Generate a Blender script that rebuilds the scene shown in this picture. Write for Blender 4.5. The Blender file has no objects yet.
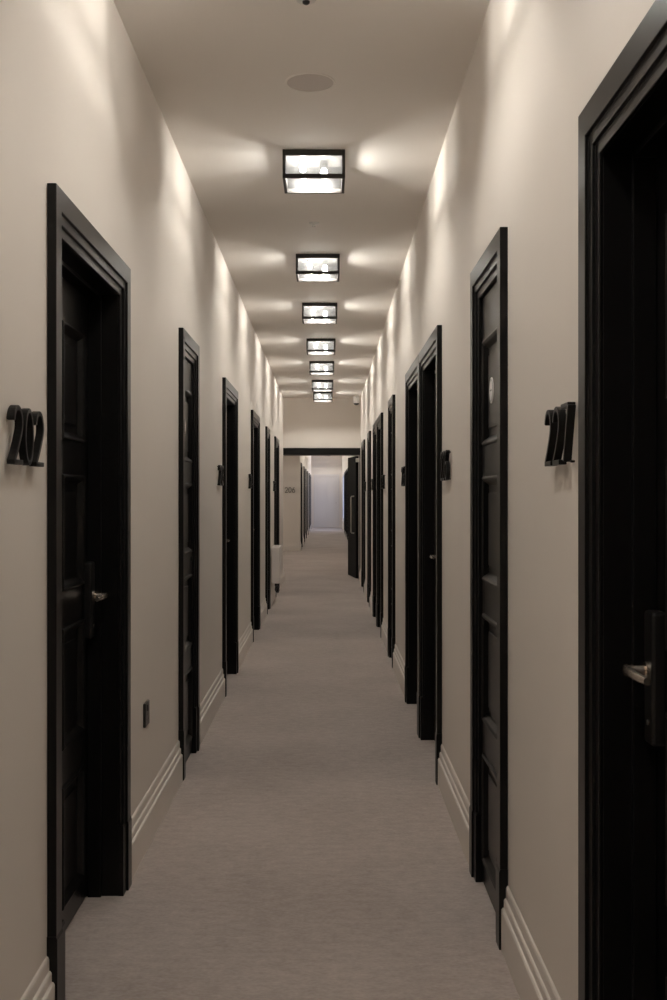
import bpy, math, random
random.seed(7)
S = bpy.context.scene
C = S.collection
PI = math.pi

# ------------------------------------------------------------------ measures (metres)
WL, WR = -0.683, 0.521          # corridor wall planes
CEIL = 2.90
EYE = 1.305
YB = -3.2                       # wall behind the camera
YE = 16.85                       # end wall of the first corridor
FL, FR = -0.645, 0.62          # wall planes of the far corridor
YN, YF = 25.5, 44.0             # wall with 206, far end wall
CEIL_FAR = 3.05
def ceil_z(y): return 2.903 - .0035*y   # the old ceiling sinks slightly with depth
def floor_z(y):
    pts = [(-99, 0), (17.8, 0), (25.5, .022), (44.0, .045), (99, .045)]
    for (a, za), (b, zb) in zip(pts, pts[1:]):
        if a <= y <= b: return za + (zb-za)*(y-a)/(b-a)

# ------------------------------------------------------------------ materials
def mat(name, col, rough=.5, metal=0, spec=.5, emit=None, strength=0, noise=None, bump=None, coat=0):
    m = bpy.data.materials.new(name); m.use_nodes = True
    nt = m.node_tree; b = nt.nodes['Principled BSDF']
    b.inputs['Base Color'].default_value = (*col, 1)
    b.inputs['Roughness'].default_value = rough
    b.inputs['Metallic'].default_value = metal
    b.inputs['Specular IOR Level'].default_value = spec
    if coat: b.inputs['Coat Weight'].default_value = coat
    if emit:
        b.inputs['Emission Color'].default_value = (*emit, 1)
        b.inputs['Emission Strength'].default_value = strength
    tc = None
    if noise or bump:
        tc = nt.nodes.new('ShaderNodeTexCoord')
    if noise:
        sc, amt, stretch = noise
        mp = nt.nodes.new('ShaderNodeMapping'); mp.inputs['Scale'].default_value = stretch
        nt.links.new(tc.outputs['Object'], mp.inputs['Vector'])
        n = nt.nodes.new('ShaderNodeTexNoise'); n.inputs['Scale'].default_value = sc; n.inputs['Detail'].default_value = 5
        nt.links.new(mp.outputs[0], n.inputs['Vector'])
        r = nt.nodes.new('ShaderNodeValToRGB')
        r.color_ramp.elements[0].position = .3; r.color_ramp.elements[1].position = .7
        r.color_ramp.elements[0].color = (*[c*(1-amt) for c in col], 1)
        r.color_ramp.elements[1].color = (*[c*(1+amt) for c in col], 1)
        nt.links.new(n.outputs['Fac'], r.inputs['Fac'])
        nt.links.new(r.outputs['Color'], b.inputs['Base Color'])
    if bump:
        sc, st, dist = bump
        n2 = nt.nodes.new('ShaderNodeTexNoise'); n2.inputs['Scale'].default_value = sc; n2.inputs['Detail'].default_value = 4
        nt.links.new(tc.outputs['Object'], n2.inputs['Vector'])
        bp = nt.nodes.new('ShaderNodeBump'); bp.inputs['Strength'].default_value = st; bp.inputs['Distance'].default_value = dist
        nt.links.new(n2.outputs['Fac'], bp.inputs['Height'])
        nt.links.new(bp.outputs['Normal'], b.inputs['Normal'])
    return m

M = {}
M['wall'] = mat('beige_wall_paint', (.730, .678, .625), .62, spec=.25, noise=(1.3, .02, (1, 1, 1)), bump=(260, .05, .001))
M['ceiling'] = mat('ceiling_paint', (.85, .81, .765), .7, spec=.2, noise=(.9, .015, (1, 1, 1)))
M['board'] = mat('baseboard_paint', (.730, .678, .625), .42, spec=.45)
M['black'] = mat('black_satin_paint', (.0036, .0033, .0032), .31, spec=.23, bump=(60, .03, .001))
M['matte'] = mat('black_matte_paint', (.005, .0047, .0046), .75, spec=.12)
M['number'] = mat('black_metal', (.005, .0046, .0045), .35, spec=.22)
M['plate'] = mat('lock_plate', (.008, .0075, .0075), .35, spec=.3)
M['steel'] = mat('brushed_steel', (.72, .64, .56), .26, metal=1)
M['pull'] = mat('satin_steel', (.55, .53, .50), .38, metal=1)
M['white'] = mat('white_plastic', (.72, .70, .67), .45)
M['grey'] = mat('grille_grey', (.63, .58, .55), .7, spec=.2)
M['sign'] = mat('sign_white', (.80, .78, .77), .5)
M['sign_mark'] = mat('sign_grey', (.26, .26, .27), .5)
M['dark'] = mat('dark_plastic', (.02, .019, .018), .3)
M['fixture'] = mat('bronze_black_metal', (.016, .013, .011), .42, spec=.5)
M['socket'] = mat('lamp_socket_grey', (.012, .012, .012), .6, spec=.2)
M['reflector'] = mat('lamp_back_plate', (.80, .78, .74), .4)
M['heater'] = mat('white_enamel', (.74, .70, .67), .4)
M['paledoor'] = mat('pale_door_paint', (.66, .63, .62), .45)
M['bulb'] = mat('lit_bulb', (1, .95, .88), .4, emit=(1.0, .962, .915), strength=1380)
M['skyglass'] = mat('window_daylight', (.5, .6, .8), .2, emit=(.45, .60, 1.0), strength=.9)

# carpet: woven, two scales of fleck plus bump
def carpet():
    m = bpy.data.materials.new('taupe_carpet'); m.use_nodes = True
    nt = m.node_tree; b = nt.nodes['Principled BSDF']; L = nt.links.new
    b.inputs['Roughness'].default_value = .95; b.inputs['Specular IOR Level'].default_value = .1
    b.inputs['Sheen Weight'].default_value = .15
    tc = nt.nodes.new('ShaderNodeTexCoord')
    def noise(scale, stretch, detail):
        mp = nt.nodes.new('ShaderNodeMapping'); mp.inputs['Scale'].default_value = stretch
        L(tc.outputs['Object'], mp.inputs['Vector'])
        n = nt.nodes.new('ShaderNodeTexNoise'); n.inputs['Scale'].default_value = scale; n.inputs['Detail'].default_value = detail
        L(mp.outputs[0], n.inputs['Vector']); return n
    fine = noise(70, (1, 1.5, 1), 3); mid = noise(18, (1, 1.8, 1), 5); big = noise(1.6, (1, 1, 1), 4)
    def mix(a, bb, f, mode='MIX'):
        x = nt.nodes.new('ShaderNodeMath'); x.operation = 'MULTIPLY_ADD'
        L(a, x.inputs[0]); x.inputs[1].default_value = f
        if isinstance(bb, float): x.inputs[2].default_value = bb
        else: L(bb, x.inputs[2])
        return x.outputs[0]
    v = mix(fine.outputs['Fac'], 0.0, .40)
    v = mix(mid.outputs['Fac'], v, .40)
    v = mix(big.outputs['Fac'], v, .40)
    r = nt.nodes.new('ShaderNodeValToRGB')
    r.color_ramp.elements[0].position = .36; r.color_ramp.elements[0].color = (.308, .262, .240, 1)
    r.color_ramp.elements[1].position = .78; r.color_ramp.elements[1].color = (.512, .450, .418, 1)
    L(v, r.inputs['Fac']); L(r.outputs['Color'], b.inputs['Base Color'])
    bp = nt.nodes.new('ShaderNodeBump'); bp.inputs['Strength'].default_value = .35; bp.inputs['Distance'].default_value = .004
    L(fine.outputs['Fac'], bp.inputs['Height']); L(bp.outputs['Normal'], b.inputs['Normal'])
    return m
M['carpet'] = carpet()

# thin clear pane: straight-through plus mirror reflection
def glass():
    m = bpy.data.materials.new('clear_pane'); m.use_nodes = True
    nt = m.node_tree; nt.nodes.clear(); L = nt.links.new
    o = nt.nodes.new('ShaderNodeOutputMaterial'); mx = nt.nodes.new('ShaderNodeMixShader')
    t = nt.nodes.new('ShaderNodeBsdfTransparent'); t.inputs[0].default_value = (.96, .96, .95, 1)
    g = nt.nodes.new('ShaderNodeBsdfGlossy'); g.inputs['Roughness'].default_value = .09
    lw = nt.nodes.new('ShaderNodeLayerWeight'); lw.inputs['Blend'].default_value = .5
    pw = nt.nodes.new('ShaderNodeMath'); pw.operation = 'POWER'; pw.inputs[1].default_value = 4.5; L(lw.outputs['Facing'], pw.inputs[0])
    f = nt.nodes.new('ShaderNodeMath'); f.operation = 'MULTIPLY_ADD'; f.inputs[1].default_value = .85; f.inputs[2].default_value = .04; L(pw.outputs[0], f.inputs[0])
    L(f.outputs[0], mx.inputs[0]); L(t.outputs[0], mx.inputs[1]); L(g.outputs[0], mx.inputs[2]); L(mx.outputs[0], o.inputs[0])
    return m
M['glass'] = glass()
def ribbed(name='ribbed_pane', clear=.22, lo=.03, hi=.10):
    m = bpy.data.materials.new(name); m.use_nodes = True
    nt = m.node_tree; nt.nodes.clear(); L = nt.links.new
    o = nt.nodes.new('ShaderNodeOutputMaterial'); mx = nt.nodes.new('ShaderNodeMixShader'); m2 = nt.nodes.new('ShaderNodeMixShader')
    t = nt.nodes.new('ShaderNodeBsdfTransparent'); t.inputs[0].default_value = (clear, clear, clear*.985, 1)
    tl = nt.nodes.new('ShaderNodeBsdfTranslucent'); tl.inputs[0].default_value = (.5, .5, .49, 1)
    g = nt.nodes.new('ShaderNodeBsdfGlossy'); g.inputs['Roughness'].default_value = .2
    tc = nt.nodes.new('ShaderNodeTexCoord'); wv = nt.nodes.new('ShaderNodeTexWave'); wv.bands_direction = 'Z'
    wv.inputs['Scale'].default_value = 55; wv.inputs['Distortion'].default_value = .4; L(tc.outputs['Object'], wv.inputs['Vector'])
    mr = nt.nodes.new('ShaderNodeMapRange'); mr.inputs['To Min'].default_value = lo; mr.inputs['To Max'].default_value = hi
    L(wv.outputs['Fac'], mr.inputs['Value']); L(mr.outputs[0], m2.inputs[0]); L(t.outputs[0], m2.inputs[1]); L(tl.outputs[0], m2.inputs[2])
    mx.inputs[0].default_value = .06; L(m2.outputs[0], mx.inputs[1]); L(g.outputs[0], mx.inputs[2]); L(mx.outputs[0], o.inputs[0])
    return m
M['ribbed'] = ribbed()
M['seeded'] = ribbed('seeded_pane', .92, .004, .015)
M['side_pane'] = ribbed('side_pane', .80, .04, .12)

# ------------------------------------------------------------------ mesh helpers
class MB:
    def __init__(s): s.v = []; s.f = []
    def face(s, pts):
        n = len(s.v); s.v += [tuple(p) for p in pts]; s.f.append(tuple(range(n, n+len(pts))))
    def box(s, x0, x1, y0, y1, z0, z1):
        if x0 > x1: x0, x1 = x1, x0
        if y0 > y1: y0, y1 = y1, y0
        if z0 > z1: z0, z1 = z1, z0
        n = len(s.v)
        s.v += [(x, y, z) for z in (z0, z1) for y in (y0, y1) for x in (x0, x1)]
        for q in ((0,2,3,1), (4,5,7,6), (0,1,5,4), (2,6,7,3), (0,4,6,2), (1,3,7,5)):
            s.f.append(tuple(n+i for i in q))
    def loft(s, rings, closed=False, cap=True):
        """rings of equal length; each ring a closed polygon"""
        n = len(s.v); k = len(rings[0])
        for r in rings: s.v += [tuple(p) for p in r]
        m = len(rings)
        for i in range(m if closed else m-1):
            a = n+i*k; b = n+((i+1) % m)*k
            for j in range(k):
                j2 = (j+1) % k
                s.f.append((a+j, a+j2, b+j2, b+j))
        if cap and not closed:
            s.f.append(tuple(n+j for j in reversed(range(k))))
            s.f.append(tuple(n+(m-1)*k+j for j in range(k)))
    def lathe(s, prof, centre, axis='z', seg=24, ring_only=False):
        cx, cy, cz = centre; rings = []
        for r, h in prof:
            ring = []
            for j in range(seg):
                a = 2*PI*j/seg; c, d = max(r, 1e-5)*math.cos(a), max(r, 1e-5)*math.sin(a)
                ring.append({'z': (cx+c, cy+d, cz+h), 'x': (cx+h, cy+c, cz+d), 'y': (cx+d, cy+h, cz+c)}[axis])
            rings.append(ring)
        s.loft(rings, closed=ring_only)
    def tube(s, pts, r, seg=10):
        from mathutils import Vector
        P = [Vector(p) for p in pts]; rings = []
        up = Vector((0, 0, 1))
        for i, p in enumerate(P):
            t = (P[min(i+1, len(P)-1)]-P[max(i-1, 0)]).normalized()
            ref = up if abs(t.dot(up)) < .9 else Vector((1, 0, 0))
            if i and abs(t.dot(last)) < .95: ref = last
            a = (ref - t*ref.dot(t)).normalized(); b = t.cross(a); last = a
            rings.append([p + a*(r*math.cos(2*PI*j/seg)) + b*(r*math.sin(2*PI*j/seg)) for j in range(seg)])
        s.loft(rings)
    def build(s, name, m, parent=None, bevel=0, smooth=False, seg=2):
        me = bpy.data.meshes.new(name); me.from_pydata(s.v, [], s.f); me.update()
        import bmesh
        bm = bmesh.new(); bm.from_mesh(me); bmesh.ops.recalc_face_normals(bm, faces=bm.faces); bm.to_mesh(me); bm.free()
        me.materials.append(M[m])
        o = bpy.data.objects.new(name, me); C.objects.link(o)
        if parent: o.parent = parent
        if smooth:
            for p in me.polygons: p.use_smooth = True
            me.set_sharp_from_angle(angle=math.radians(35))
        if bevel:
            b = o.modifiers.new('Bevel', 'BEVEL'); b.width = bevel; b.segments = seg; b.limit_method = 'ANGLE'; b.angle_limit = math.radians(40)
        return o

def tag(o, label=None, cat=None, group=None, kind=None):
    if label: o['label'] = label
    if cat: o['category'] = cat
    if group: o['group'] = group
    if kind: o['kind'] = kind
    return o
def empty(name, loc=(0, 0, 0), rz=0):
    o = bpy.data.objects.new(name, None); C.objects.link(o)
    o.empty_display_size = .1; o.location = loc; o.rotation_euler = (0, 0, rz); return o
def copy_tree(src, parent=None, name=None):
    c = src.copy(); C.objects.link(c)
    if name: c.name = name
    c.parent = parent
    for ch in list(src.children): copy_tree(ch, c)
    return c

# ------------------------------------------------------------------ doors (local frame: +X out of the wall, Y along it, Z up)
HEAD = 1.975                     # height of the clear opening
CW = .107                        # width of the stepped casing
STEP = [(0, 0), (0, .008), (.025, .008), (.025, .0155), (.050, .0155), (.050, .023), (CW, .023), (CW, 0)]
ROWS = [(.097, .439), (.566, .906), (1.034, 1.362), (1.483, 1.814)]

def make_door(width, service, hand, head=HEAD):
    """width = outer width over casings; hand +1: lock stile at +Y"""
    root = empty('door_0')
    h = width/2 - CW            # half of the clear opening
    rec = .004 if service else .098
    mb = MB()
    rings = []
    for k in range(4):
        ring = []
        for u, w in STEP:
            y = (-h-u) if k in (0, 1) else (h+u)
            z = 0.0 if k in (0, 3) else head+u
            ring.append((w, y, z))
        rings.append(ring)
    mb.loft(rings)
    cas = mb.build('casing', 'black', root, bevel=.0018)
    for sg in (-1, 1):
        p = MB()
        for (ua, ub, w) in ((-.001, .049, .0185), (.049, CW+.002, .0258)):
            p.box(0, w, sg*(h+ua), sg*(h+ub), 0, .222)
            p.loft([[(0, sg*(h+ua), .222), (w, sg*(h+ua), .222), (w, sg*(h+ub), .222), (0, sg*(h+ub), .222)],
                    [(0, sg*(h+ua), .231), (w-.003, sg*(h+ua), .231), (w-.003, sg*(h+ub), .231), (0, sg*(h+ub), .231)]])
        p.build('plinth_block', 'black', cas)
    # lining and stop
    l = MB(); dep = rec+.05; t = .02
    for sg in (-1, 1):
        l.box(-dep, 0, sg*h, sg*(h+t), 0, head+t)
    l.box(-dep, 0, -h, h, head, head+t)
    if not service:
        for sg in (-1, 1): l.box(-rec+.002, -rec+.045, sg*(h-.013), sg*h, 0, head)
        l.box(-rec+.002, -rec+.045, -h+.013, h-.013, head-.013, head)
    l.build('lining', 'black', root, bevel=.001)
    # leaf with four rows of sunk panels framed by raised mouldings
    y0, y1, z0, z1 = -h+.003, h-.003, .008, head-.003
    st = .05 if service else .085
    cols = [(y0+st, y1-st)] if service else [(y0+st, -.045), (.045, y1-st)]
    f = MB(); xf, xb, xs = -rec, -rec-.042, -rec-.012
    f.box(xb, xs, y0, y1, z0, z1)
    ys = [y0] + [v for c in cols for v in c] + [y1]
    for a, b in zip(ys[0::2], ys[1::2]): f.box(xs, xf, a, b, z0, z1)
    zs = [z0] + [v for r in ROWS for v in r] + [z1]
    for c in cols:
        for a, b in zip(zs[0::2], zs[1::2]): f.box(xs, xf, c[0], c[1], a, b)
    prof = [(-.010, 0), (-.008, .007), (-.002, .009), (.006, .004), (.016, -.009), (.020, -.012), (.0, -.012)]
    for c in cols:
        for r in ROWS:
            rings = []
            for k in range(4):
                ring = []
                for u, w in prof:
                    yy = c[0]+u if k in (0, 3) else c[1]-u
                    zz = r[0]+u if k in (0, 1) else r[1]-u
                    ring.append((xf+w, yy, zz))
                rings.append(ring)
            f.loft(rings, closed=True)
            f.box(xs, xs+.006, c[0]+.045, c[1]-.045, r[0]+.045, r[1]-.045)
    leaf = f.build('leaf', 'black', root, bevel=.0012, seg=1)
    if service:
        d = MB(); yc = -.045
        d.lathe([(0, 0), (.042, 0), (.042, .0022), (.040, .003), (0, .003)], (xs+.006, yc, 1.647), axis='x', seg=32)
        ds = d.build('sign_disc', 'sign', leaf, smooth=True); ds['label'] = 'round pale sign disc stuck on the top panel'
        k = MB()
        k.lathe([(.036, 0), (.036, .0008), (.034, .0008), (.034, 0)], (xs+.009, yc, 1.647), axis='x', seg=32, ring_only=True)
        k.box(xs+.009, xs+.0098, yc-.016, yc+.016, 1.645, 1.649)
        k.build('sign_print', 'sign_mark', ds)
        e = MB(); e.lathe([(0, 0), (.014, 0), (.014, .004), (.010, .007), (0, .007)], (xf, hand*(h-.028), .99), axis='x', seg=20)
        e.build('keyhole_cover', 'plate', leaf, smooth=True)
    else:
        yk = hand*(h-.052)
        p = MB(); p.box(xf, xf+.030, yk-.026, yk+.026, .850, 1.095)
        pl = p.build('lock_plate', 'plate', leaf, bevel=.007, seg=3); pl['label'] = 'tall black electronic lock plate'
        s_ = MB(); s_.lathe([(0, 0), (.005, 0), (.005, .001), (0, .001)], (xf+.030, yk, .89), axis='x', seg=14)
        s_.build('key_light', 'pull', pl, smooth=True)
        v = MB(); v.lathe([(.0, 0), (.017, 0), (.017, .006), (.010, .008), (.010, .043), (0, .043)], (xf+.030, yk, .986), axis='x', seg=20)
        sgn = -hand
        n = len(v.v)
        rings = []
        for i in range(9):
            t_ = i/8; yy = yk + sgn*(-.012 + .135*t_); xx = xf+.067 + .004*math.sin(t_*PI); hz = .0105-.003*t_
            rings.append([(xx+.0065*math.cos(a), yy, .986+hz*math.sin(a)) for a in [2*PI*j/12 for j in range(12)]])
        v.loft(rings)
        lv = v.build('lever_handle', 'steel', pl, smooth=True); lv['label'] = 'polished steel lever handle'
        for zc in (.25, 1.02, 1.75):
            hg = MB(); hg.lathe([(0, -.045), (.006, -.045), (.006, .045), (0, .045)], (xf+.006, -hand*(h-.006), zc), seg=10)
            hg.build('hinge', 'pull', leaf, smooth=True)
    return root

protos = {}
door_n = [0]
openings = {'L': [], 'R': [], 'FL': [], 'FR': []}
casings = {'L': [], 'R': [], 'FL': [], 'FR': []}
PLANE = {'L': WL, 'R': WR, 'FL': FL, 'FR': FR}
def door(side, y0, y1, service, lock_far, label, head=HEAD):
    width = round(y1-y0, 3); left = side in ('L', 'FL')
    hand = (1 if lock_far else -1)*(1 if left else -1)
    key = (width, service, hand, head)
    door_n[0] += 1
    if key in protos: r = copy_tree(protos[key])
    else: r = protos[key] = make_door(width, service, hand, head)
    r.name = 'door_%d' % door_n[0]
    yc = (y0+y1)/2
    r.location = (PLANE[side], yc, floor_z(yc)); r.rotation_euler = (0, 0, 0 if left else PI)
    tag(r, label, 'door', kind='structure')
    openings[side].append((y0+CW-.02, y1-CW+.02, floor_z(yc)+head+.02)); casings[side].append((y0, y1))
    return r

door('L', 2.634, 3.634, False, True, 'black panelled door in a deep recess beside the number 202 on the left wall', 1.963)
door('L', 4.965, 5.595, True, True, 'narrow black cupboard door with a round sign, just past the wall socket')
door('L', 7.04, 8.04, False, True, 'black recessed door beside the number 203, second wide one along the left wall')
door('L', 9.67, 10.67, False, True, 'black recessed door beside the number 204, third wide one along the left wall')
door('L', 11.95, 12.58, True, True, 'narrow black cupboard door far along the left wall, before the white wall heater')
door('L', 13.97, 14.97, False, True, 'black recessed door partly hidden by the white wall heater, last on the left')
door('R', 1.143, 2.143, False, True, 'black recessed door with steel lever beside the number 227, nearest on the right', 1.952)
door('R', 3.11, 3.76, True, False, 'narrow black four-panel cupboard door with a round sign, right wall near the number 227')
door('R', 4.89, 5.89, False, True, 'nearer of the two adjoining black doors beside the number 226 on the right wall')
door('R', 5.90, 6.90, False, False, 'farther of the two adjoining black doors, beside the number 225 on the right wall')
door('R', 8.22, 8.85, True, False, 'narrow black cupboard door between the numbers 225 and 224 on the right wall')
door('R', 9.98, 10.88, False, True, 'black door beside the number 224, nearer of the second adjoining pair')
door('R', 10.89, 11.79, False, False, 'black door beside the number 223, farther of the second adjoining pair')
door('R', 12.75, 13.38, True, False, 'narrow black cupboard door last but one on the right wall')
door('R', 14.68, 15.68, False, True, 'black door beside the number 222, last on the right before the end wall')
FH = 2.00
for i, y in enumerate((26.4, 29.6, 32.2, 35.2, 38.4, 41.4)):
    door('FL', y, y+1.0, False, True, 'dark door far beyond the black lintel, %s along the left side' % ('first second third fourth fifth sixth'.split()[i]), FH)
for i, y in enumerate((27.2, 29.3, 31.2, 33.2, 35.2, 37.0)):
    door('FR', y, y+1.0, False, True, 'dark door far beyond the black lintel, %s along the right side' % ('first second third fourth fifth sixth'.split()[i]), FH)

# ------------------------------------------------------------------ walls, floor, ceiling
def wall(name, plane, outward, y0, y1, top, ops, label, bottom=-.3):
    """outward = sign of x away from the corridor; solid wall cut by door openings"""
    m = MB(); xa, xb = plane, plane + outward*.32
    ops = sorted(ops); edge = y0
    for a, b, h in ops:
        m.box(xa, xb, edge, a, bottom, top); m.box(xa, xb, a, b, h, top)
        edge = b
    m.box(xa, xb, edge, y1, bottom, top)
    return tag(m.build(name, 'wall'), label, 'wall', kind='structure')
wall('wall_left', WL, -1, YB, YE, CEIL+.2, openings['L'], 'long beige wall along the left of the corridor, with black doors')
wall('wall_right', WR, 1, YB, YE, CEIL+.2, openings['R'], 'long beige wall along the right of the corridor, with black doors')
wall('wall_far_left', FL, -1, YN+.2, YF, CEIL_FAR+.2, openings['FL'], 'beige left wall of the far corridor beyond the 206 wall')
winz = (floor_z(41)+.35, floor_z(41)+2.1)
m = MB(); xa, xb = FR, FR+.32
edge = YE+.3
for a, b, h in sorted(openings['FR']):
    m.box(xa, xb, edge, a, -.3, CEIL_FAR+.2); m.box(xa, xb, a, b, h, CEIL_FAR+.2); edge = b
m.box(xa, xb, edge, 39.2, -.3, CEIL_FAR+.2)
m.box(xa, xb, 39.2, 43.0, -.3, winz[0]); m.box(xa, xb, 39.2, 43.0, winz[1], CEIL_FAR+.2)
m.box(xa, xb, 43.0, YF, -.3, CEIL_FAR+.2)
tag(m.build('wall_far_right', 'wall'), 'beige right wall of the far corridor beyond the black lintel', 'wall', kind='structure')
m = MB(); m.box(WL-.32, WR+.45, YE, YE+.3, 2.058, CEIL_FAR+.4); m.box(WR+.03, WR+.45, YE, YE+.3, -.3, 2.058)
tag(m.build('wall_end', 'wall'), 'beige wall above the black lintel at the end of the corridor', 'wall', kind='structure')
m = MB(); m.box(-1.7, FL, YN, YN+.2, -.3, CEIL_FAR+.2)
tag(m.build('wall_lobby', 'wall'), 'beige wall carrying the number 206 beyond the black lintel', 'wall', kind='structure')
m = MB(); m.box(-1.9, -1.7, YE, YN+.2, -.3, CEIL_FAR+.2); m.box(-1.7, WL-.32, YE, YE+.3, -.3, CEIL_FAR+.2)
tag(m.build('wall_lobby_left', 'wall'), 'beige side wall of the lobby, hidden left of the lintel', 'wall', kind='structure')
m = MB(); m.box(FL-.32, FR+.32, YF, YF+.2, -.3, CEIL_FAR+.2)
tag(m.build('wall_far_end', 'wall'), 'distant beige wall behind the pale door at the far end', 'wall', kind='structure')
m = MB(); m.box(WL-.32, WR+.32, YB-.2, YB, -.3, CEIL+.2)
tag(m.build('wall_back', 'wall'), 'beige wall closing the corridor behind the viewpoint', 'wall', kind='structure')
m = MB(); m.loft([[(WL-.32, y, ceil_z(y)), (WR+.32, y, ceil_z(y)), (WR+.32, y, ceil_z(y)+.2), (WL-.32, y, ceil_z(y)+.2)] for y in (YB-.2, YE+.02)])
tag(m.build('ceiling', 'ceiling'), 'flat beige ceiling of the long corridor', 'ceiling', kind='structure')
m = MB(); m.box(-1.9, FR+.32, YE+.3, YF+.2, CEIL_FAR, CEIL_FAR+.2)
tag(m.build('ceiling_far', 'ceiling'), 'ceiling of the lobby and far corridor beyond the lintel', 'ceiling', kind='structure')
# carpet with the slight rise beyond the lintel
m = MB(); ysteps = [YB-.2, 8.0, 18.6, 25.5, YF+.2]; rings = []
for y in ysteps:
    z = floor_z(y); rings.append([(-1.9, y, z-.3), (1.0, y, z-.3), (1.0, y, z), (-1.9, y, z)])
m.loft(rings)
tag(m.build('floor', 'carpet'), 'plain taupe carpet running the length of the corridor', 'floor', kind='structure')

# ------------------------------------------------------------------ baseboards
BP = [(0, 0), (.020, 0), (.020, .113), (.0195, .117), (.0165, .1215), (.0125, .123), (.0125, .141), (.012, .145), (.0095, .1485), (.0065, .150),
      (.0065, .172), (.0062, .177), (.004, .183), (0, .186)]
def baseboard(name, plane, inward, y0, y1, gaps, label):
    m = MB(); edge = y0
    for a, b in sorted(gaps) + [(y1, None)]:
        if a - edge > .02:
            rings = [[(plane+inward*w, y, floor_z(y)+z) for w, z in BP] for y in (edge, a)]
            m.loft(rings)
        edge = b
    return tag(m.build(name, 'board'), label, 'baseboard', kind='structure')
g = lambda k: [(a-.003, b+.003) for a, b in casings[k]]
baseboard('baseboard_left', WL, 1, YB, YE, g('L'), 'tall moulded beige baseboard along the left wall')
baseboard('baseboard_right', WR, -1, YB, YE, g('R'), 'tall moulded beige baseboard along the right wall')
baseboard('baseboard_far_left', FL, 1, YN, YF, g('FL'), 'beige baseboard along the far corridor left wall')
baseboard('baseboard_far_right', FR, -1, YE+.35, YF, g('FR'), 'beige baseboard along the far corridor right wall')
m = MB(); m.loft([[(x, YN-w, floor_z(YN)+z) for w, z in BP] for x in (-1.7, FL+.02)])
tag(m.build('baseboard_lobby', 'board'), 'beige baseboard under the number 206 wall', 'baseboard', kind='structure')

# ------------------------------------------------------------------ fire door beyond the lintel
fd = empty('door_28', (WR, YE, 0)); tag(fd, 'open black fire door with long steel pull handle under the black lintel', 'door', kind='structure')
m = MB(); m.box(WL-WR+.002, .0, -.035, .335, 1.953, 2.061); m.build('lintel', 'black', fd, bevel=.003)['label'] = 'black lintel across the corridor'
m = MB(); m.box(-.012, .03, -.02, .34, 0, 1.953); m.build('jamb', 'black', fd, bevel=.002)
ang = math.radians(97.5); lw = .84
leaf = MB(); leaf.box(0, lw, 0, .045, .010, 1.945)
lf = leaf.build('leaf', 'matte', fd, bevel=.002)
lf.location = (-.02, .24, 0); lf.rotation_euler = (0, 0, ang)
p = MB(); yk = .055; p.tube([(.16, .047, .72), (.16, .09, .725), (.16, .098, .74), (.16, .098, 1.29), (.16, .09, 1.305), (.16, .047, 1.31)], .011, 10)
ph = p.build('pull_handle', 'pull', lf, smooth=True); ph['label'] = 'long steel pull handle'
p = MB(); p.box(-.075, -.014, -.10, -.02, 1.84, 1.90); dc = p.build('door_closer', 'pull', fd, bevel=.006)
dc['label'] = 'pale metal door closer'

# ------------------------------------------------------------------ pale door and window at the far end
ed = empty('door_29', (-.02, YF, floor_z(YF))); tag(ed, 'pale grey door closing the distant far end of the corridor', 'door', kind='structure')
m = MB()
for sg in (-1, 1): m.box(sg*.44, sg*.52, -.03, 0, 0, 2.16)
m.box(-.44, .44, -.03, 0, 2.08, 2.16); m.build('casing', 'paledoor', ed, bevel=.003)
m = MB(); m.box(-.435, .435, -.012, 0, .005, 2.075)
for (a, b) in ((.15, .95), (1.1, 1.95)):
    for (c, d) in ((-.36, -.04), (.04, .36)):
        m.box(c, d, -.020, -.012, a, b)
elf = m.build('leaf', 'paledoor', ed, bevel=.003)
m = MB(); m.lathe([(0, 0), (.022, 0), (.022, -.006), (.01, -.01), (.01, -.04), (.024, -.045), (.024, -.06), (0, -.065)], (.39, -.012, 1.0), axis='y', seg=16)
m.build('knob', 'pull', elf, smooth=True)
w = empty('window_1', (FR, 41.1, winz[0])); tag(w, 'tall window with cold blue daylight in the far right wall', 'window', kind='structure')
H = winz[1]-winz[0]
m = MB(); m.box(.0, .08, -1.9, -1.84, 0, H); m.box(0, .08, 1.84, 1.9, 0, H); m.box(0, .08, -1.84, 1.84, 0, .06); m.box(0, .08, -1.84, 1.84, H-.06, H); m.box(.01, .07, -.02, .02, .06, H-.06)
m.build('window_frame', 'paledoor', w, bevel=.003)
m = MB(); m.box(.035, .045, -1.84, -.02, .06, H-.06); m.box(.035, .045, .02, 1.84, .06, H-.06)
m.build('glass_pane', 'skyglass', w)
m = MB(); m.box(-.03, .0, -1.9, 1.9, -.03, 0); m.build('window_sill', 'paledoor', w, bevel=.004)

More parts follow.
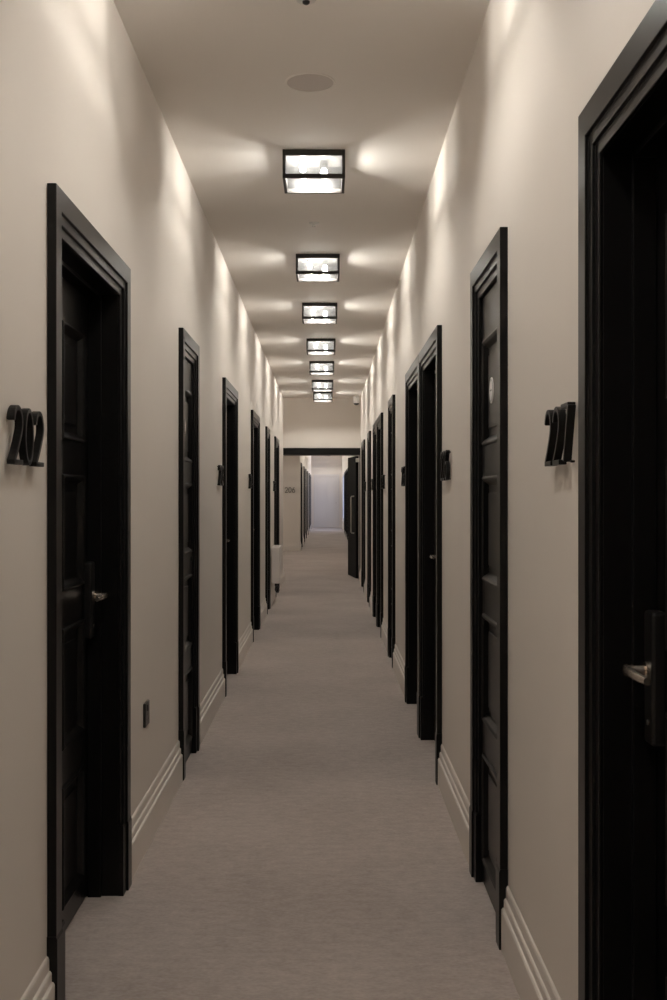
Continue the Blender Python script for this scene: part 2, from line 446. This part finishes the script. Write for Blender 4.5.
# ------------------------------------------------------------------ room numbers
def stroke(mb, pts, t, x0, x1, closed=False):
    n = len(pts); L, R = [], []
    for i, p in enumerate(pts):
        if closed: a, b = pts[i-1], pts[(i+1) % n]
        else: a, b = pts[max(i-1, 0)], pts[min(i+1, n-1)]
        dx, dy = b[0]-a[0], b[1]-a[1]; l = math.hypot(dx, dy) or 1
        nx, ny = -dy/l*t/2, dx/l*t/2
        L.append((p[0]+nx, p[1]+ny)); R.append((p[0]-nx, p[1]-ny))
    rings = [[(x0, *L[i]), (x1, *L[i]), (x1, *R[i]), (x0, *R[i])] for i in range(n)]
    mb.loft(rings, closed=closed)
def arc(cx, cy, rx, ry, a0, a1, n=14):
    return [(cx+rx*math.cos(math.radians(a0+(a1-a0)*i/n)), cy+ry*math.sin(math.radians(a0+(a1-a0)*i/n))) for i in range(n+1)]
def digit_strokes(d):
    if d == '0': return [(arc(.5, .5, .44, .5, 0, 360, 32)[:-1], True)]
    if d == '2': return [(arc(.5, .72, .44, .28, 172, -28, 18) + [(.80, .50), (.62, .36), (.40, .20), (.06, .0)], False), ([(0.02, .0), (1.0, .0)], False)]
    if d == '3': return [(arc(.48, .76, .38, .24, 165, -90, 16) + arc(.48, .27, .44, .27, 90, -165, 18)[1:], False)]
    if d == '4': return [([(.72, 0), (.72, 1.0)], False), ([(.70, 1.0), (.02, .28)], False), ([(0, .28), (1, .28)], False)]
    if d == '5': return [([(.90, 1.0), (.16, 1.0)], False), ([(.18, 1.0), (.10, .52)], False), (arc(.46, .30, .46, .30, 135, -155, 20), False)]
    if d == '6': return [(arc(.5, .30, .44, .30, 0, 360, 28)[:-1], True), ([(.07, .34), (.14, .52), (.30, .74), (.52, .90), (.80, 1.0)], False)]
    if d == '7': return [([(0, 1.0), (.98, 1.0)], False), ([(.97, 1.0), (.36, .0)], False)]
digit_mesh = {}
DW, DH, PITCH = .068, .117, .086
def room_number(text, x, y, z, rz, label, scale=1.0):
    root = empty('room_number_sign', (x, y, z), rz)
    tag(root, label, 'room number', 'black room numbers on the walls')
    for i, ch in enumerate(text):
        if ch not in digit_mesh:
            mb = MB()
            for pts, cl in digit_strokes(ch):
                stroke(mb, [(px*DW-DW/2, pz*DH+.005) for px, pz in pts], .0105, .006, .023, cl)
            for yy, zz in ((0, .004), (0 if ch != '4' else .016, DH)):     # wall pins
                mb.lathe([(0, 0), (.003, 0), (.003, .010), (0, .010)], (0, yy, zz+.001), axis='x', seg=8)
            o = mb.build('digit', 'number', root, bevel=.0012, seg=1)
            digit_mesh[ch] = o
        else:
            o = digit_mesh[ch].copy(); C.objects.link(o); o.parent = root
        o.location = (0, (i-1)*PITCH, 0)
    root.scale = (1, 1, 1)
    return root
Z0 = 1.374
room_number('202', WL, 2.40, Z0, 0, 'black raised numerals 202 on the left wall nearest the viewer')
room_number('203', WL, 6.80, Z0, 0, 'black raised numerals before the second wide door on the left wall')
room_number('204', WL, 9.44, Z0, 0, 'black raised numerals before the third wide door on the left wall')
room_number('205', WL, 13.72, Z0, 0, 'black raised numerals above the white wall heater on the left wall')
room_number('227', WR, 2.355, Z0, PI, 'black raised numerals 227 on the right wall nearest the viewer')
room_number('226', WR, 4.63, Z0, PI, 'black raised numerals before the first adjoining pair of doors on the right')
room_number('225', WR, 7.14, Z0, PI, 'black raised numerals just past the first adjoining pair of doors on the right')
room_number('224', WR, 9.73, Z0, PI, 'black raised numerals before the second adjoining pair of doors on the right')
room_number('223', WR, 12.03, Z0, PI, 'black raised numerals just past the second adjoining pair of doors')
room_number('222', WR, 14.42, Z0, PI, 'black raised numerals before the last door on the right wall')
room_number('206', (290-327)*25.5/1080, YN, floor_z(YN)+Z0, -PI/2, 'small black numerals 206 facing us on the wall beyond the lintel')

# ------------------------------------------------------------------ ceiling lights
def make_light():
    root = empty('ceiling_light')
    hw, hd, hh, b = .1425, .128, .130, .014
    f = MB()
    for sx in (-1, 1):
        for sy in (-1, 1): f.box(sx*hw, sx*(hw-b), sy*hd, sy*(hd-b), -hh, 0)
    for sx in (-1, 1):
        for z0, z1 in ((-.033, 0), (-hh, -hh+.020)): f.box(sx*hw, sx*(hw-b), -hd+b, hd-b, z0, z1)
    for sy in (-1, 1):
        for z0, z1 in ((-.028, 0), (-hh, -hh+.020)): f.box(-hw+b, hw-b, sy*hd, sy*(hd-b), z0, z1)
    f.build('frame', 'fixture', root, bevel=.0015, seg=1)['label'] = 'dark bronze box frame'
    m = MB(); m.box(-hw+b, hw-b, -hd+b, hd-b, -.006, 0); m.build('back_plate', 'reflector', root)['label'] = 'white back plate'
    e = .006
    for sx in (-1, 1):
        m = MB(); m.box(sx*(hw-.006), sx*(hw-.0085), -hd+b, hd-b, -hh+.02, -.033); m.build('glass_pane', 'side_pane', root)
    for sy in (-1, 1):
        m = MB(); m.box(-hw+b, hw-b, sy*(hd-.006), sy*(hd-.0085), -hh+.02, -.028); m.build('glass_pane', 'ribbed', root)['label'] = 'ribbed glass pane'
    m = MB(); m.box(-hw+b, hw-b, -hd+b, hd-b, -hh+.006, -hh+.0085); m.build('glass_pane', 'seeded', root)
    for (x, y, ln) in ((-.052, -.030, .024), (.046, .020, .038)):
        s = MB(); s.lathe([(0, 0), (.018, 0), (.019, -ln*.6), (.0155, -ln), (0, -ln)], (x, y, -.006), seg=20)
        so = s.build('lamp_socket', 'socket', root, smooth=True)
        z = -.006-ln
        q = MB(); r = .0155
        prof = [(.0, .002), (.009, .002), (.010, -.003), (r*.9, -.010), (r, -.017), (r, -.028), (r*.92, -.035), (r*.7, -.041), (r*.35, -.0445), (0, -.0455)]
        q.lathe(prof, (x, y, z), seg=16)
        q.build('bulb', 'bulb', so, smooth=True)['label'] = 'lit warm white bulb'
    return root
CX = -.060
light_y = [-2.45, -.63, 1.10, 2.86, 4.915, 7.0, 8.73, 10.66, 12.40, 14.34, 15.88]
names = {1.10: 'black framed box ceiling light above the nearest doors, out of sight overhead',
         -.63: 'black framed box ceiling light overhead behind the viewpoint', -2.45: 'black framed box ceiling light by the back wall',
         2.86: 'black framed box ceiling light just above the top of the picture',
         4.915: 'largest visible black framed glass ceiling light, nearest of the row', 7.0: 'second visible glass box ceiling light along the row',
         8.73: 'third visible glass box ceiling light along the row', 10.66: 'fourth visible glass box ceiling light along the row',
         12.40: 'fifth visible glass box ceiling light along the row', 14.34: 'last but one glass box ceiling light before the end wall',
         15.88: 'last glass box ceiling light, right against the end wall'}
lp = None
for y in light_y:
    if lp is None: lp = o = make_light()
    else: o = copy_tree(lp)
    o.location = (CX, y+.128, ceil_z(y+.128))
    tag(o, names[y], 'ceiling light', 'glass box ceiling lights down the corridor')
far_lamps = [(-.5, 18.4), (-.5, 20.2), (-.5, 22.0), (-.6, 23.8)] + [(0, 27.0+1.6*k) for k in range(11)]
words = 'first second third fourth fifth sixth seventh eighth ninth tenth eleventh twelfth thirteenth fourteenth fifteenth'.split()
for i, (x, y) in enumerate(far_lamps):
    o = copy_tree(lp); o.location = (x, y, CEIL_FAR)
    tag(o, 'glass box ceiling light hidden above the lintel, %s beyond the end wall' % words[i], 'ceiling light', 'ceiling lights beyond the lintel')

# ------------------------------------------------------------------ ceiling speaker, sensors, camera
sp = empty('ceiling_speaker', (-.064, 4.13, ceil_z(4.13))); tag(sp, 'round flush ceiling speaker grille before the nearest ceiling light', 'speaker')
m = MB(); m.lathe([(.089, .002), (.089, -.003), (.0915, -.0035), (.0955, -.002), (.0965, .002)], (0, 0, 0), seg=48, ring_only=True)
m.build('rim', 'ceiling', sp, smooth=True)
m = MB(); m.lathe([(0, .002), (.089, .002), (.089, -.001), (0, -.001)], (0, 0, 0), seg=48)
m.build('grille', 'grey', sp, smooth=True)
def sensor(x, y, label):
    r = empty('ceiling_sensor', (x, y, ceil_z(y))); tag(r, label, 'sensor', 'small ceiling sensors')
    m = MB(); m.lathe([(0, 0), (.033, 0), (.033, -.010), (.030, -.016), (.020, -.019), (0, -.019)], (0, 0, 0), seg=28)
    m.build('housing', 'white', r, smooth=True)
    m = MB(); m.lathe([(0, -.019), (.012, -.019), (.0115, -.024), (.006, -.028), (0, -.029)], (0, 0, 0), seg=18)
    m.build('lens', 'dark', r, smooth=True)
sensor(-.066, 3.42, 'small round white ceiling sensor cut by the top edge of the picture')
m = MB(); r = empty('ceiling_sprinkler_head', (-.076, 6.22, ceil_z(6.22))); tag(r, 'tiny pale sprinkler head between the first and second ceiling lights', 'sprinkler')
m.lathe([(0, 0), (.030, 0), (.029, -.003), (.024, -.006), (.011, -.007), (0, -.007)], (0, 0, 0), seg=24); m.build('rosette', 'white', r, smooth=True)
m = MB(); m.lathe([(0, -.007), (.007, -.007), (.006, -.018), (.011, -.019), (.011, -.021), (0, -.022)], (0, 0, 0), seg=14); m.build('nozzle', 'pull', r, smooth=True)
r = empty('ceiling_security_camera', (.45, 16.55, ceil_z(16.55))); tag(r, 'small white dome security camera at ceiling corner of the end wall', 'camera')
m = MB(); m.lathe([(0, 0), (.050, 0), (.054, -.012), (.054, -.098), (.048, -.112), (0, -.112)], (0, 0, 0), seg=28); m.build('housing', 'white', r, smooth=True)
m = MB(); m.lathe([(0, -.108), (.043, -.112), (.036, -.130), (.02, -.139), (0, -.142)], (0, 0, 0), seg=24); m.build('dome', 'dark', r, smooth=True)

# ------------------------------------------------------------------ wall socket and heater on the left wall
r = empty('wall_socket', (WL, 4.055, .445)); tag(r, 'small black wall socket low on the left wall past the number 202 door', 'socket')
m = MB(); m.box(0, .010, -.045, .045, 0, .09); m.build('face_plate', 'dark', r, bevel=.003, seg=2)
m = MB(); m.box(.010, .014, -.012, .012, .056, .080); m.build('rocker', 'dark', r, bevel=.002)
m = MB()
for (a, b, c, d) in ((-.004, .004, .040, .050), (-.018, -.009, .022, .028), (.009, .018, .022, .028)): m.box(.0095, .0105, a, b, c, d)
m.build('pin_slots', 'black', r)
r = empty('wall_heater', (WL, 13.30, .255)); tag(r, 'small white wall heater with black pipe loop low on the left wall', 'heater')
m = MB(); m.box(.012, .112, -.28, .28, 0, .44)
body = m.build('casing', 'heater', r, bevel=.012, seg=3)
m = MB()
for k in range(9): m.box(.040, .100, -.24+.055*k, -.215+.055*k, .438, .443)
m.build('vent_grille', 'grey', r)
m = MB(); m.box(0, .012, -.2, -.15, .05, .40); m.box(0, .012, .15, .2, .05, .40); m.build('bracket', 'white', r)
m = MB(); m.tube([(.055, .12, .005), (.055, .12, -.03), (.066, .10, -.06), (.082, .07, -.085), (.088, .05, -.11), (.080, .03, -.130), (.060, .02, -.125), (.045, .03, -.10), (.05, .06, -.06), (.07, .08, -.03), (.08, .09, .004)], .010, 10)
m.build('pipe', 'dark', r, smooth=True)['label'] = 'black looped pipe'

# ------------------------------------------------------------------ world, camera, view
wd = bpy.data.worlds.new('dim'); S.world = wd; wd.use_nodes = True
wd.node_tree.nodes['Background'].inputs[0].default_value = (.3, .3, .3, 1); wd.node_tree.nodes['Background'].inputs[1].default_value = 0.0
cam = bpy.data.cameras.new('camera'); co = bpy.data.objects.new('camera', cam); C.objects.link(co)
co.location = (0, 0, EYE); co.rotation_euler = (PI/2, 0, 0)
cam.sensor_fit = 'VERTICAL'; cam.sensor_height = 36; cam.sensor_width = 24; cam.lens = 1080*36/1000
cam.shift_x = (333.5-327)/1000; cam.shift_y = (496.5-500)/1000; cam.clip_start = .05; cam.clip_end = 200
S.camera = co
S.view_settings.view_transform = 'Standard'; S.view_settings.look = 'None'
S.view_settings.gamma = 1; S.view_settings.use_curve_mapping = False
S.view_settings.exposure = 0.0
cy = S.cycles
cy.use_denoising = True; cy.max_bounces = 14; cy.diffuse_bounces = 8; cy.glossy_bounces = 4; cy.transparent_max_bounces = 24
cy.sample_clamp_indirect = 6.0; cy.use_light_tree = True; cy.caustics_reflective = False; cy.caustics_refractive = False
